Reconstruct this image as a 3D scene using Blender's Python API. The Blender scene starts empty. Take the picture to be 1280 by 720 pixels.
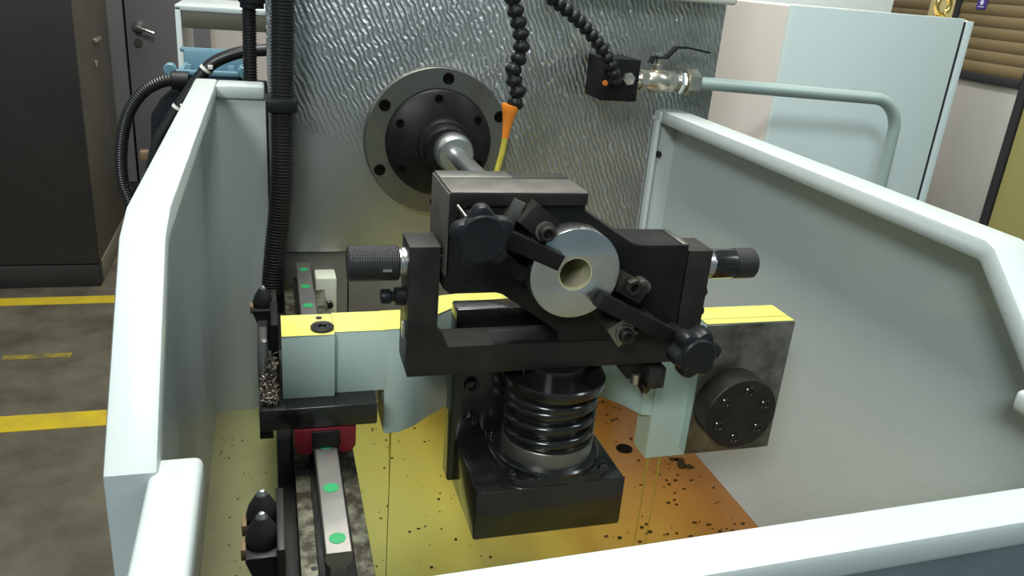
import bpy, bmesh, math, random
from mathutils import Vector, Matrix

random.seed(7)
scene = bpy.context.scene
COL = scene.collection
PI = math.pi

# ------------------------------------------------------------------ camera
cam_data = bpy.data.cameras.new('camera')
cam = bpy.data.objects.new('camera', cam_data)
COL.objects.link(cam)
CX = (0.95901, -0.27192, 0.07971)      # image right
CY = (-0.02718, -0.36828, -0.92932)    # image down
CZ = (0.28205, 0.88906, -0.36058)      # view direction
cam.matrix_world = Matrix(((CX[0], -CY[0], -CZ[0], 0.0),
                           (CX[1], -CY[1], -CZ[1], -1.4),
                           (CX[2], -CY[2], -CZ[2], 1.6),
                           (0, 0, 0, 1)))
cam_data.sensor_width = 36.0
cam_data.sensor_fit = 'HORIZONTAL'
cam_data.lens = 1014.78 / 1280 * 36.0
cam_data.clip_start = 0.02
cam_data.clip_end = 60
scene.camera = cam

# ------------------------------------------------------------------ light
vs = scene.view_settings
vs.view_transform = 'Standard'
vs.look = 'None'
vs.exposure = 0.0
vs.gamma = 1.0
vs.use_curve_mapping = False

world = bpy.data.worlds.new('world')
scene.world = world
world.use_nodes = True
bg = world.node_tree.nodes['Background']
bg.inputs['Color'].default_value = (0.60, 0.95, 1.12, 1)
bg.inputs['Strength'].default_value = 0.18


def area_light(name, loc, target, sx, sy, power, color):
    d = bpy.data.lights.new(name, 'AREA')
    d.shape = 'RECTANGLE'
    d.size, d.size_y = sx, sy
    d.energy = power
    d.color = color
    o = bpy.data.objects.new(name, d)
    COL.objects.link(o)
    o.location = loc
    o.rotation_euler = (Vector(target) - Vector(loc)).to_track_quat('-Z', 'Y').to_euler()
    return o


# fluorescent ceiling fittings of the workshop, plus one added cool fill light
area_light('ceiling_and_fill_light', (0.10, -0.20, 4.4), (0.10, -0.20, 0), 0.6, 2.4, 185, (1.0, 1.0, 0.93))
area_light('ceiling_and_fill_light', (-2.8, -5.0, 5.0), (-0.2, -0.8, 1.2), 1.8, 0.9, 230, (0.92, 0.98, 1.0))
area_light('ceiling_and_fill_light', (3.2, -2.4, 4.4), (1.2, -1.0, 1.2), 0.6, 2.0, 42, (0.86, 0.95, 1.0))  # added cool fill, no fitting known there; lifts the tub's left walls
area_light('ceiling_and_fill_light', (1.2, 3.0, 4.6), (1.2, 3.0, 0), 2.4, 0.6, 60, (1.0, 0.95, 0.85))


# ------------------------------------------------------------------ materials
def mat(name, color, rough=0.5, metal=0.0, color2=None, nscale=8.0, bump=None, coat=0.0,
        rough2=None, lo=0.35, hi=0.7, transmission=0.0, detail=6.0):
    m = bpy.data.materials.new(name)
    m.use_nodes = True
    nt = m.node_tree
    b = nt.nodes['Principled BSDF']
    b.inputs['Base Color'].default_value = (*color, 1)
    b.inputs['Roughness'].default_value = rough
    b.inputs['Metallic'].default_value = metal
    b.inputs['Coat Weight'].default_value = coat
    b.inputs['Coat Roughness'].default_value = 0.12
    b.inputs['Transmission Weight'].default_value = transmission
    tc = nt.nodes.new('ShaderNodeTexCoord')
    if color2 is not None or rough2 is not None:
        n = nt.nodes.new('ShaderNodeTexNoise')
        n.inputs['Scale'].default_value = nscale
        n.inputs['Detail'].default_value = detail
        n.inputs['Roughness'].default_value = 0.62
        nt.links.new(tc.outputs['Object'], n.inputs['Vector'])
        r = nt.nodes.new('ShaderNodeValToRGB')
        r.color_ramp.elements[0].position = lo
        r.color_ramp.elements[1].position = hi
        nt.links.new(n.outputs['Fac'], r.inputs['Fac'])
        r.color_ramp.elements[0].color = (*color, 1)
        r.color_ramp.elements[1].color = (*(color2 or color), 1)
        if color2 is not None:
            nt.links.new(r.outputs['Color'], b.inputs['Base Color'])
        if rough2 is not None:
            mr = nt.nodes.new('ShaderNodeMapRange')
            mr.inputs['From Min'].default_value = lo
            mr.inputs['From Max'].default_value = hi
            mr.inputs['To Min'].default_value = rough
            mr.inputs['To Max'].default_value = rough2
            nt.links.new(n.outputs['Fac'], mr.inputs['Value'])
            nt.links.new(mr.outputs['Result'], b.inputs['Roughness'])
    if bump:
        s, st = bump
        n2 = nt.nodes.new('ShaderNodeTexNoise')
        n2.inputs['Scale'].default_value = s
        n2.inputs['Detail'].default_value = 3
        nt.links.new(tc.outputs['Object'], n2.inputs['Vector'])
        bp = nt.nodes.new('ShaderNodeBump')
        bp.inputs['Strength'].default_value = st
        bp.inputs['Distance'].default_value = 0.002
        nt.links.new(n2.outputs['Fac'], bp.inputs['Height'])
        nt.links.new(bp.outputs['Normal'], b.inputs['Normal'])
    return m


def scraped_steel():
    m = bpy.data.materials.new('scraped_steel')
    m.use_nodes = True
    nt = m.node_tree
    b = nt.nodes['Principled BSDF']
    b.inputs['Metallic'].default_value = 0.85
    b.inputs['Specular IOR Level'].default_value = 0.5
    tc = nt.nodes.new('ShaderNodeTexCoord')
    mp = nt.nodes.new('ShaderNodeMapping')
    mp.inputs['Rotation'].default_value = (0, math.radians(24), 0)
    nt.links.new(tc.outputs['Object'], mp.inputs['Vector'])
    w = nt.nodes.new('ShaderNodeTexWave')
    w.wave_type = 'BANDS'
    w.bands_direction = 'X'
    w.inputs['Scale'].default_value = 36
    w.inputs['Distortion'].default_value = 4.2
    w.inputs['Detail'].default_value = 1.5
    w.inputs['Detail Scale'].default_value = 1.7
    nt.links.new(mp.outputs['Vector'], w.inputs['Vector'])
    # where the scraping has worn away
    n = nt.nodes.new('ShaderNodeTexNoise')
    n.inputs['Scale'].default_value = 3.2
    n.inputs['Detail'].default_value = 5
    nt.links.new(tc.outputs['Object'], n.inputs['Vector'])
    sep = nt.nodes.new('ShaderNodeSeparateXYZ')
    nt.links.new(tc.outputs['Object'], sep.inputs['Vector'])
    # scraping fades out towards the lower left corner of the plate
    a = nt.nodes.new('ShaderNodeMath'); a.operation = 'MULTIPLY_ADD'
    a.inputs[1].default_value = 0.55
    nt.links.new(sep.outputs['X'], a.inputs[0])
    nt.links.new(sep.outputs['Z'], a.inputs[2])
    mr = nt.nodes.new('ShaderNodeMapRange')
    mr.inputs['From Min'].default_value = 1.14
    mr.inputs['From Max'].default_value = 1.30
    nt.links.new(a.outputs[0], mr.inputs['Value'])
    mul = nt.nodes.new('ShaderNodeMath'); mul.operation = 'MULTIPLY'
    nt.links.new(mr.outputs['Result'], mul.inputs[0])
    nr = nt.nodes.new('ShaderNodeMapRange')
    nr.inputs['From Min'].default_value = 0.3
    nr.inputs['From Max'].default_value = 0.6
    nr.inputs['To Min'].default_value = 0.25
    nt.links.new(n.outputs['Fac'], nr.inputs['Value'])
    nt.links.new(nr.outputs['Result'], mul.inputs[1])
    hm = nt.nodes.new('ShaderNodeMath'); hm.operation = 'MULTIPLY'
    nt.links.new(w.outputs['Fac'], hm.inputs[0])
    nt.links.new(mul.outputs[0], hm.inputs[1])
    bp = nt.nodes.new('ShaderNodeBump')
    bp.inputs['Strength'].default_value = 0.9
    bp.inputs['Distance'].default_value = 0.0032
    nt.links.new(hm.outputs[0], bp.inputs['Height'])
    nt.links.new(bp.outputs['Normal'], b.inputs['Normal'])
    r = nt.nodes.new('ShaderNodeValToRGB')
    r.color_ramp.elements[0].position = 0.3
    r.color_ramp.elements[1].position = 0.72
    r.color_ramp.elements[0].color = (0.34, 0.355, 0.355, 1)
    r.color_ramp.elements[1].color = (0.56, 0.58, 0.59, 1)
    nt.links.new(n.outputs['Fac'], r.inputs['Fac'])
    # scraped crests are bright bare metal, the hollows keep their patina
    mx = nt.nodes.new('ShaderNodeMix'); mx.data_type = 'RGBA'; mx.blend_type = 'MULTIPLY'
    mx.inputs['B'].default_value = (1.9, 1.9, 1.85, 1)
    mx.clamp_result = True
    pw = nt.nodes.new('ShaderNodeMath'); pw.operation = 'POWER'
    pw.inputs[1].default_value = 2.2
    nt.links.new(hm.outputs[0], pw.inputs[0])
    nt.links.new(pw.outputs[0], mx.inputs['Factor'])
    nt.links.new(r.outputs['Color'], mx.inputs['A'])
    nt.links.new(mx.outputs['Result'], b.inputs['Base Color'])
    b.inputs['Roughness'].default_value = 0.36
    return m


def oil_film():
    """amber cutting oil lying on the tub floor: thin and greenish to the left, deep and orange to the right"""
    m = bpy.data.materials.new('oil_film')
    m.use_nodes = True
    nt = m.node_tree
    b = nt.nodes['Principled BSDF']
    tc = nt.nodes.new('ShaderNodeTexCoord')
    sep = nt.nodes.new('ShaderNodeSeparateXYZ')
    nt.links.new(tc.outputs['Object'], sep.inputs['Vector'])
    n = nt.nodes.new('ShaderNodeTexNoise')
    n.inputs['Scale'].default_value = 5
    n.inputs['Detail'].default_value = 5
    n.inputs['Distortion'].default_value = 0.8
    nt.links.new(tc.outputs['Object'], n.inputs['Vector'])
    a = nt.nodes.new('ShaderNodeMath'); a.operation = 'MULTIPLY_ADD'
    a.inputs[1].default_value = 0.24
    nt.links.new(n.outputs['Fac'], a.inputs[0])
    nt.links.new(sep.outputs['X'], a.inputs[2])
    a2 = nt.nodes.new('ShaderNodeMath'); a2.operation = 'MULTIPLY_ADD'
    a2.inputs[1].default_value = 0.25
    nt.links.new(sep.outputs['Y'], a2.inputs[0])
    nt.links.new(a.outputs[0], a2.inputs[2])
    mr = nt.nodes.new('ShaderNodeMapRange')
    mr.inputs['From Min'].default_value = -0.15
    mr.inputs['From Max'].default_value = 0.85
    nt.links.new(a2.outputs[0], mr.inputs['Value'])
    r = nt.nodes.new('ShaderNodeValToRGB')
    cr = r.color_ramp
    cr.elements[0].position = 0.05
    cr.elements[0].color = (0.145, 0.14, 0.08, 1)
    cr.elements[1].position = 0.95
    cr.elements[1].color = (0.11, 0.038, 0.003, 1)
    for p, c in ((0.2, (0.20, 0.205, 0.09)), (0.33, (0.28, 0.27, 0.06)), (0.5, (0.32, 0.25, 0.03)), (0.64, (0.24, 0.132, 0.008)),
                 (0.8, (0.165, 0.066, 0.004))):
        e = cr.elements.new(p)
        e.color = (*c, 1)
    nt.links.new(mr.outputs['Result'], r.inputs['Fac'])
    nt.links.new(r.outputs['Color'], b.inputs['Base Color'])
    b.inputs['Roughness'].default_value = 0.28
    b.inputs['Coat Weight'].default_value = 0.5
    return m


def knurl(name, color):
    m = mat(name, color, 0.55, 0.3)
    nt = m.node_tree
    b = nt.nodes['Principled BSDF']
    tc = nt.nodes['Texture Coordinate']
    hs = []
    for ang in (35, -35):
        mp = nt.nodes.new('ShaderNodeMapping')
        mp.inputs['Rotation'].default_value = (math.radians(ang), 0, math.radians(ang))
        nt.links.new(tc.outputs['Object'], mp.inputs['Vector'])
        w = nt.nodes.new('ShaderNodeTexWave')
        w.inputs['Scale'].default_value = 160
        nt.links.new(mp.outputs['Vector'], w.inputs['Vector'])
        hs.append(w)
    ad = nt.nodes.new('ShaderNodeMath')
    nt.links.new(hs[0].outputs['Fac'], ad.inputs[0])
    nt.links.new(hs[1].outputs['Fac'], ad.inputs[1])
    bp = nt.nodes.new('ShaderNodeBump')
    bp.inputs['Strength'].default_value = 0.5
    bp.inputs['Distance'].default_value = 0.001
    nt.links.new(ad.outputs[0], bp.inputs['Height'])
    nt.links.new(bp.outputs['Normal'], b.inputs['Normal'])
    return m


M = {
    'white': mat('tub_white_paint', (0.49, 0.545, 0.53), 0.36, color2=(0.46, 0.51, 0.50), nscale=3, bump=(170, 0.12), coat=0.25),
    'tray': mat('tub_floor_paint', (0.42, 0.44, 0.34), 0.4, color2=(0.34, 0.35, 0.24), nscale=7),
    'mint': mat('mint_paint', (0.42, 0.55, 0.53), 0.35, color2=(0.46, 0.56, 0.50), nscale=9, coat=0.2),
    'oiled_top': mat('oil_wetted_paint', (0.60, 0.58, 0.11), 0.3, color2=(0.66, 0.64, 0.20), nscale=14, coat=0.4),
    'black': mat('black_oxide', (0.009, 0.009, 0.009), 0.38, 0.3, color2=(0.018, 0.017, 0.015), nscale=18, rough2=0.55),
    'brownblack': mat('worn_black_oxide', (0.016, 0.0135, 0.012), 0.42, 0.4, color2=(0.032, 0.027, 0.023), nscale=25, rough2=0.6),
    'wetblack': mat('oily_black_oxide', (0.010, 0.010, 0.010), 0.16, 0.3, color2=(0.02, 0.019, 0.016), nscale=14, rough2=0.35, coat=0.6),
    'rubber': mat('black_rubber', (0.014, 0.014, 0.015), 0.5),
    'plastic': mat('black_plastic', (0.009, 0.0095, 0.011), 0.42, color2=(0.014, 0.015, 0.016), nscale=30),
    'scraped': scraped_steel(),
    'casting': mat('machine_casting', (0.15, 0.145, 0.125), 0.5, 0.4, color2=(0.21, 0.20, 0.17), nscale=6),
    'flange': mat('oxidised_steel', (0.20, 0.20, 0.175), 0.33, 0.9, color2=(0.26, 0.255, 0.22), nscale=5),
    'steel': mat('turned_steel', (0.56, 0.56, 0.54), 0.28, 0.95, color2=(0.64, 0.64, 0.63), nscale=30),
    'darksteel': mat('stained_ground_steel', (0.10, 0.095, 0.08), 0.42, 0.75, color2=(0.27, 0.26, 0.23), nscale=26, lo=0.38, hi=0.68),
    'rail': mat('rail_steel', (0.33, 0.325, 0.31), 0.34, 0.85, color2=(0.46, 0.43, 0.40), nscale=20),
    'bedtop': mat('stained_bed_steel', (0.04, 0.034, 0.022), 0.4, 0.5, color2=(0.22, 0.22, 0.16), nscale=55, lo=0.42, hi=0.66),
    'plug': mat('green_plug', (0.02, 0.30, 0.10), 0.45),
    'red': mat('red_seal', (0.17, 0.006, 0.016), 0.4),
    'orange': mat('orange_nozzle', (0.78, 0.23, 0.02), 0.4),
    'jet': mat('oil_jet', (0.50, 0.43, 0.05), 0.12, coat=0.5, transmission=0.35),
    'brass': mat('nickel_brass', (0.55, 0.50, 0.38), 0.3, 0.9, color2=(0.66, 0.63, 0.55), nscale=40),
    'gold': mat('gold_passivate', (0.75, 0.55, 0.16), 0.25, 0.95),
    'pipe': mat('grey_pipe_paint', (0.34, 0.42, 0.39), 0.38, 0.1),
    'cabinet': mat('cabinet_paint', (0.48, 0.56, 0.545), 0.42),
    'cabsidelit': mat('cabinet_paint_side_light', (0.52, 0.48, 0.44), 0.45),  # same paint as the front; warmer light on the side put into the colour
    'darkgap': mat('dark_gap', (0.015, 0.015, 0.017), 0.6),
    'creampaint': mat('cream_paint', (0.66, 0.68, 0.58), 0.4),
    'slat': mat('brown_slat', (0.15, 0.108, 0.05), 0.5, color2=(0.18, 0.13, 0.065), nscale=3),
    'olive': mat('olive_panel', (0.30, 0.27, 0.10), 0.5),
    'bright': mat('brushed_sheet', (0.55, 0.54, 0.52), 0.3, 0.55, color2=(0.60, 0.57, 0.54), nscale=3),
    'purple': mat('purple_sticker', (0.05, 0.03, 0.22), 0.4),
    'stickerwhite': mat('sticker_white', (0.6, 0.6, 0.7), 0.5),
    'concrete': mat('workshop_concrete', (0.055, 0.048, 0.033), 0.6, color2=(0.14, 0.12, 0.082), nscale=3.6, bump=(30, 0.2), detail=10),
    'yellow': mat('floor_line_yellow', (0.55, 0.40, 0.015), 0.5, color2=(0.42, 0.31, 0.03), nscale=12),
    'wall': mat('beige_wall', (0.52, 0.46, 0.42), 0.7, color2=(0.48, 0.43, 0.39), nscale=2),
    'doorgrey': mat('grey_door', (0.165, 0.16, 0.165), 0.5, color2=(0.15, 0.145, 0.15), nscale=2),
    'lockerdark': mat('dark_locker', (0.011, 0.0105, 0.0095), 0.5, color2=(0.016, 0.015, 0.0135), nscale=3),
    'lockerside': mat('locker_side', (0.060, 0.054, 0.038), 0.5, color2=(0.095, 0.085, 0.06), nscale=4),
    'crate': mat('blue_crate', (0.11, 0.22, 0.28), 0.45),
    'blue': mat('dark_blue_part', (0.008, 0.012, 0.06), 0.5),
    'wood': mat('wooden_bit', (0.16, 0.11, 0.055), 0.7),
    'tie': mat('white_tie', (0.65, 0.65, 0.58), 0.5),
    'chip': mat('steel_shavings', (0.05, 0.04, 0.03), 0.5, 0.5, color2=(0.26, 0.22, 0.18), nscale=120),
    'dirt': mat('dark_flakes', (0.022, 0.015, 0.008), 0.6),
    'conduit': mat('black_conduit', (0.013, 0.013, 0.012), 0.4, coat=0.1),
    'knurled': knurl('knurled_black', (0.025, 0.025, 0.026)),
    'oil': oil_film(),
    'hole': mat('unlit_hole', (0.006, 0.005, 0.004), 1.0),
    'post': mat('pale_yellow_post', (0.50, 0.42, 0.20), 0.5),
    'kick': mat('tan_kick_strip', (0.16, 0.14, 0.10), 0.6),
    'worn': mat('worn_floor_paint', (0.10, 0.085, 0.05), 0.6, color2=(0.36, 0.26, 0.02), nscale=16),
    'oilbore_sheen': mat('oily_bore_reflection', (0.52, 0.48, 0.27), 0.3, 0.25, color2=(0.60, 0.57, 0.40), nscale=60),  # oily bore with its golden reflection put into the base colour
    'apron': mat('blue_grey_apron', (0.10, 0.14, 0.15), 0.4, color2=(0.16, 0.20, 0.205), nscale=9),
    'littop': mat('painted_lit_steel', (0.10, 0.092, 0.08), 0.45, 0.5, color2=(0.16, 0.148, 0.13), nscale=30),  # plate's lit faces: light from above and left put into the colour
    'greywall': mat('box_paint_light', (0.66, 0.70, 0.69), 0.5),
}


for k in ('plastic', 'black', 'rubber'):
    M[k].node_tree.nodes['Principled BSDF'].inputs['Specular IOR Level'].default_value = 0.25
for k in ('hole', 'dirt'):
    M[k].node_tree.nodes['Principled BSDF'].inputs['Specular IOR Level'].default_value = 0.0


# ------------------------------------------------------------------ mesh helpers
def bm_box(bm, x0, x1, y0, y1, z0, z1, bev=0.0, seg=2):
    x0, x1 = sorted((x0, x1)); y0, y1 = sorted((y0, y1)); z0, z1 = sorted((z0, z1))
    r = bmesh.ops.create_cube(bm, size=1.0)
    vsx = r['verts']
    for v in vsx:
        v.co = Vector((x0 + (v.co.x + .5) * (x1 - x0), y0 + (v.co.y + .5) * (y1 - y0), z0 + (v.co.z + .5) * (z1 - z0)))
    if bev > 0:
        es = list({e for v in vsx for e in v.link_edges})
        bmesh.ops.bevel(bm, geom=es, offset=bev, segments=seg, profile=0.5, affect='EDGES')
    return bm


AX = {'X': lambda a, b, h: Vector((h, a, b)), 'Y': lambda a, b, h: Vector((a, h, b)), 'Z': lambda a, b, h: Vector((a, b, h))}


def bm_lathe(bm, center, axis, prof, seg=32, closed=False):
    """prof: (radius, height along axis); radius 0 closes to a point"""
    c = Vector(center)
    f = AX[axis]
    rings = []
    for r, h in prof:
        if r <= 1e-9:
            rings.append([bm.verts.new(c + f(0, 0, h))])
        else:
            rings.append([bm.verts.new(c + f(r * math.cos(2 * PI * i / seg), r * math.sin(2 * PI * i / seg), h)) for i in range(seg)])
    pairs = list(zip(rings[:-1], rings[1:]))
    if closed:
        pairs.append((rings[-1], rings[0]))
    for A, B in pairs:
        for i in range(seg):
            j = (i + 1) % seg
            if len(A) == 1 and len(B) == 1:
                continue
            if len(A) == 1:
                bm.faces.new((A[0], B[i], B[j]))
            elif len(B) == 1:
                bm.faces.new((A[i], A[j], B[0]))
            else:
                bm.faces.new((A[i], A[j], B[j], B[i]))
    bmesh.ops.recalc_face_normals(bm, faces=bm.faces)
    return bm


def catmull(pts, step):
    P = [Vector(p) for p in pts]
    P = [P[0] * 2 - P[1]] + P + [P[-1] * 2 - P[-2]]
    out = []
    for i in range(1, len(P) - 2):
        L = (P[i + 1] - P[i]).length
        n = max(1, int(math.ceil(L / step)))
        for k in range(n):
            t = k / n
            a, b, c, d = P[i - 1], P[i], P[i + 1], P[i + 2]
            out.append(0.5 * ((2 * b) + (c - a) * t + (2 * a - 5 * b + 4 * c - d) * t * t + (3 * b - a - 3 * c + d) * t ** 3))
    out.append(P[-2])
    return out


def bm_tube(bm, pts, radius, seg=14, caps=True):
    """radius: number or function(index)"""
    P = [Vector(p) for p in pts]
    T = [(P[min(i + 1, len(P) - 1)] - P[max(i - 1, 0)]).normalized() for i in range(len(P))]
    up = Vector((0, 0, 1)) if abs(T[0].z) < 0.9 else Vector((1, 0, 0))
    N = (up - T[0] * up.dot(T[0])).normalized()
    rings = []
    for i, p in enumerate(P):
        N = (N - T[i] * N.dot(T[i])).normalized()
        B = T[i].cross(N)
        r = radius(i) if callable(radius) else radius
        rings.append([bm.verts.new(p + (N * math.cos(2 * PI * k / seg) + B * math.sin(2 * PI * k / seg)) * r) for k in range(seg)])
    for A, B in zip(rings[:-1], rings[1:]):
        for k in range(seg):
            bm.faces.new((A[k], A[(k + 1) % seg], B[(k + 1) % seg], B[k]))
    if caps:
        bm.faces.new(rings[0][::-1])
        bm.faces.new(rings[-1])
    bmesh.ops.recalc_face_normals(bm, faces=bm.faces)
    return bm


def bm_prism(bm, axis, loops, h0, h1, bev=0.0):
    """loops: outline (plus holes) in the plane across the axis, extruded h0..h1, edges bevelled"""
    cu = bpy.data.curves.new('tmp', 'CURVE')
    cu.dimensions = '2D'
    cu.fill_mode = 'BOTH'
    for lp in loops:
        sp = cu.splines.new('POLY')
        sp.points.add(len(lp) - 1)
        for p, (a, b) in zip(sp.points, lp):
            p.co = (a, b, 0, 1)
        sp.use_cyclic_u = True
    h0, h1 = sorted((h0, h1))
    cu.extrude = (h1 - h0) / 2 - bev
    if bev > 0:
        cu.bevel_depth = bev
        cu.bevel_resolution = 1
        cu.offset = -bev
    ob = bpy.data.objects.new('tmp', cu)
    COL.objects.link(ob)
    dg = bpy.context.evaluated_depsgraph_get()
    me = bpy.data.meshes.new_from_object(ob.evaluated_get(dg))
    n0 = len(bm.verts)
    bm.from_mesh(me)
    bm.verts.ensure_lookup_table()
    f = AX[axis]
    mid = (h0 + h1) / 2
    for v in bm.verts[n0:]:
        v.co = f(v.co.x, v.co.y, v.co.z + mid)
    bpy.data.objects.remove(ob)
    bpy.data.curves.remove(cu)
    bpy.data.meshes.remove(me)
    bmesh.ops.remove_doubles(bm, verts=bm.verts[n0:], dist=1e-6)
    bmesh.ops.recalc_face_normals(bm, faces=bm.faces)
    return bm


def circle(cx, cy, r, n=40, ph=0.0):
    return [(cx + r * math.cos(2 * PI * i / n + ph), cy + r * math.sin(2 * PI * i / n + ph)) for i in range(n)]


def new_bm():
    return bmesh.new()


def link(name, bm, material, parent=None, smooth=35, kind=None):
    """world-space bmesh -> one object; children are stored relative to their root"""
    me = bpy.data.meshes.new(name)
    off = Vector((0, 0, 0))
    p = parent
    while p is not None:
        off += p.location
        p = p.parent
    if parent is None:
        off = Vector((0, 0, 0))
    for v in bm.verts:
        v.co -= off
    bm.to_mesh(me)
    bm.free()
    me.materials.append(M[material])
    if smooth:
        for pl in me.polygons:
            pl.use_smooth = True
        me.set_sharp_from_angle(angle=math.radians(smooth))
    o = bpy.data.objects.new(name, me)
    COL.objects.link(o)
    if parent is not None:
        o.parent = parent
    if kind:
        o['kind'] = kind
    return o


def thing(name, label, cat, loc, group=None):
    o = bpy.data.objects.new(name, None)
    o.empty_display_size = 0.05
    COL.objects.link(o)
    o.location = loc
    o['label'] = label
    o['category'] = cat
    if group:
        o['group'] = group
    return o


def tag(o, label, cat, group=None, kind=None):
    o['label'] = label
    o['category'] = cat
    if group:
        o['group'] = group
    if kind:
        o['kind'] = kind
    return o


def recenter(o):
    """move a single-mesh thing's origin to the bottom centre of its mesh"""
    me = o.data
    xs = [v.co for v in me.vertices]
    c = Vector(((min(v.x for v in xs) + max(v.x for v in xs)) / 2, (min(v.y for v in xs) + max(v.y for v in xs)) / 2, min(v.z for v in xs)))
    me.transform(Matrix.Translation(-c))
    o.location = c
    return o


def box(name, material, parent, x0, x1, y0, y1, z0, z1, bev=0.002, seg=2):
    return link(name, bm_box(new_bm(), x0, x1, y0, y1, z0, z1, bev, seg), material, parent)


def lathe(name, material, parent, center, axis, prof, seg=32, closed=False):
    return link(name, bm_lathe(new_bm(), center, axis, prof, seg, closed), material, parent)


def prism(name, material, parent, axis, loops, h0, h1, bev=0.0):
    return link(name, bm_prism(new_bm(), axis, loops, h0, h1, bev), material, parent)


def tube(name, material, parent, pts, radius, seg=14):
    return link(name, bm_tube(new_bm(), pts, radius, seg), material, parent)


_screw_cache = {}


def socket_screw(parent, pos, axis, sign, r, h, material='wetblack', name='cap_screw'):
    """socket head cap screw, head top at pos + sign*h; the meshes are shared"""
    key = (axis, sign, round(r, 4), round(h, 4), material)
    if key not in _screw_cache:
        bm = new_bm()
        s = sign
        bm_lathe(bm, (0, 0, 0), axis, [(0, -s * 0.001), (r, -s * 0.001), (r, s * (h - r * .15)), (r * .86, s * h), (r * .62, s * h)], 20)
        # hexagon socket
        bm2 = bm_lathe(bm, (0, 0, 0), axis, [(r * .62, s * h), (r * .55, s * (h - r * .1)), (r * .55, s * h * .35), (0, s * h * .35)], 6 if False else 20)
        me = bpy.data.meshes.new(name)
        bmesh.ops.remove_doubles(bm2, verts=bm2.verts, dist=1e-6)
        bmesh.ops.recalc_face_normals(bm2, faces=bm2.faces)
        bm2.to_mesh(me)
        bm2.free()
        me.materials.append(M[material])
        for p in me.polygons:
            p.use_smooth = True
        me.set_sharp_from_angle(angle=math.radians(35))
        _screw_cache[key] = me
    o = bpy.data.objects.new(name, _screw_cache[key])
    COL.objects.link(o)
    off = Vector((0, 0, 0))
    p = parent
    while p is not None:
        off += p.location
        p = p.parent
    o.parent = parent
    o.location = Vector(pos) - off
    return o


def hexagon(cx, cy, r, ph=0.0):
    return circle(cx, cy, r, 6, ph)


def star(cx, cy, R, lobes, depth, n=96, ph=0.0):
    return [(cx + (R - depth * (0.5 - 0.5 * math.cos(lobes * (2 * PI * i / n)))**1.3) * math.cos(2 * PI * i / n + ph),
             cy + (R - depth * (0.5 - 0.5 * math.cos(lobes * (2 * PI * i / n)))**1.3) * math.sin(2 * PI * i / n + ph)) for i in range(n)]


def rot_rect(cx, cy, w, h, ang):
    ca, sa = math.cos(ang), math.sin(ang)
    return [(cx + a * ca - b * sa, cy + a * sa + b * ca) for a, b in ((-w / 2, -h / 2), (w / 2, -h / 2), (w / 2, h / 2), (-w / 2, h / 2))]


def bar2(p, q, w):
    """outline of a straight bar from p to q of width w"""
    d = Vector((q[0] - p[0], q[1] - p[1])).normalized()
    n = Vector((-d.y, d.x)) * w / 2
    return [(p[0] + n.x, p[1] + n.y), (p[0] - n.x, p[1] - n.y), (q[0] - n.x, q[1] - n.y), (q[0] + n.x, q[1] + n.y)]


# ================================================================== SETTING
o = box('floor', 'concrete', None, -6, 6, -4.5, 4.6, -0.1, 0.0, 0)
o['kind'] = 'structure'
FLOOR = o
for y0, y1, x0 in ((2.50, 2.59, -1.9), (1.36, 1.47, -1.9)):
    box('painted_stripe', 'yellow', FLOOR, x0, -0.35, y0, y1, 0.0005, 0.0025, 0)
box('painted_stripe', 'worn', FLOOR, -1.05, -0.80, 1.93, 1.97, 0.0005, 0.0022, 0)

o = box('wall_back', 'wall', None, -6, 6, 4.42, 4.6, 0, 4.2, 0)
o['kind'] = 'structure'

# grey double door in the back wall
DOOR = bpy.data.objects.new('door_1', None)
COL.objects.link(DOOR)
DOOR.location = (-0.6, 4.35, 0)
DOOR['kind'] = 'structure'
DOOR['label'] = 'dark grey double door with lever handle in the back wall'
box('door_leaf', 'doorgrey', DOOR, -0.828, -0.345, 4.30, 4.40, 0.12, 2.2, 0.004)
box('door_leaf', 'doorgrey', DOOR, -1.6, -0.842, 4.30, 4.40, 0.12, 2.2, 0.004)
box('threshold', 'darkgap', DOOR, -1.65, -0.15, 4.31, 4.415, 0.0, 0.12, 0.004)
h = lathe('handle', 'steel', DOOR, (-0.757, 4.30, 1.108), 'Y', [(0, -0.035), (0.02, -0.035), (0.036, -0.012), (0.036, 0.0), (0, 0.0)], 24)
tube('lever', 'steel', h, [(-0.757, 4.265, 1.108), (-0.757, 4.245, 1.106), (-0.72, 4.24, 1.095), (-0.662, 4.24, 1.078)], 0.010, 10)
lathe('keyhole_plate', 'flange', DOOR, (-0.765, 4.30, 1.01), 'Y', [(0, -0.012), (0.024, -0.012), (0.026, 0), (0, 0)], 20)

# ================================================================== COOLANT TUB
TUB = thing('coolant_tub', 'white painted sheet-metal coolant tub with raised side walls around the machine bed', 'tub', (0.31, -0.5, 0))


def yz_band(path, t):
    """outline of a band of thickness t lying under a path in the YZ plane"""
    P = [Vector(p) for p in path]
    inner = []
    for i, p in enumerate(P):
        d0 = (P[i] - P[i - 1]).normalized() if i > 0 else (P[1] - P[0]).normalized()
        d1 = (P[i + 1] - P[i]).normalized() if i < len(P) - 1 else d0
        n0 = Vector((-d0.y, d0.x)); n1 = Vector((-d1.y, d1.x))
        n = (n0 + n1).normalized()
        inner.append(p + n * (t / max(0.3, n.dot(n0))))
    return [tuple(p) for p in P] + [tuple(p) for p in reversed(inner)]


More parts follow.
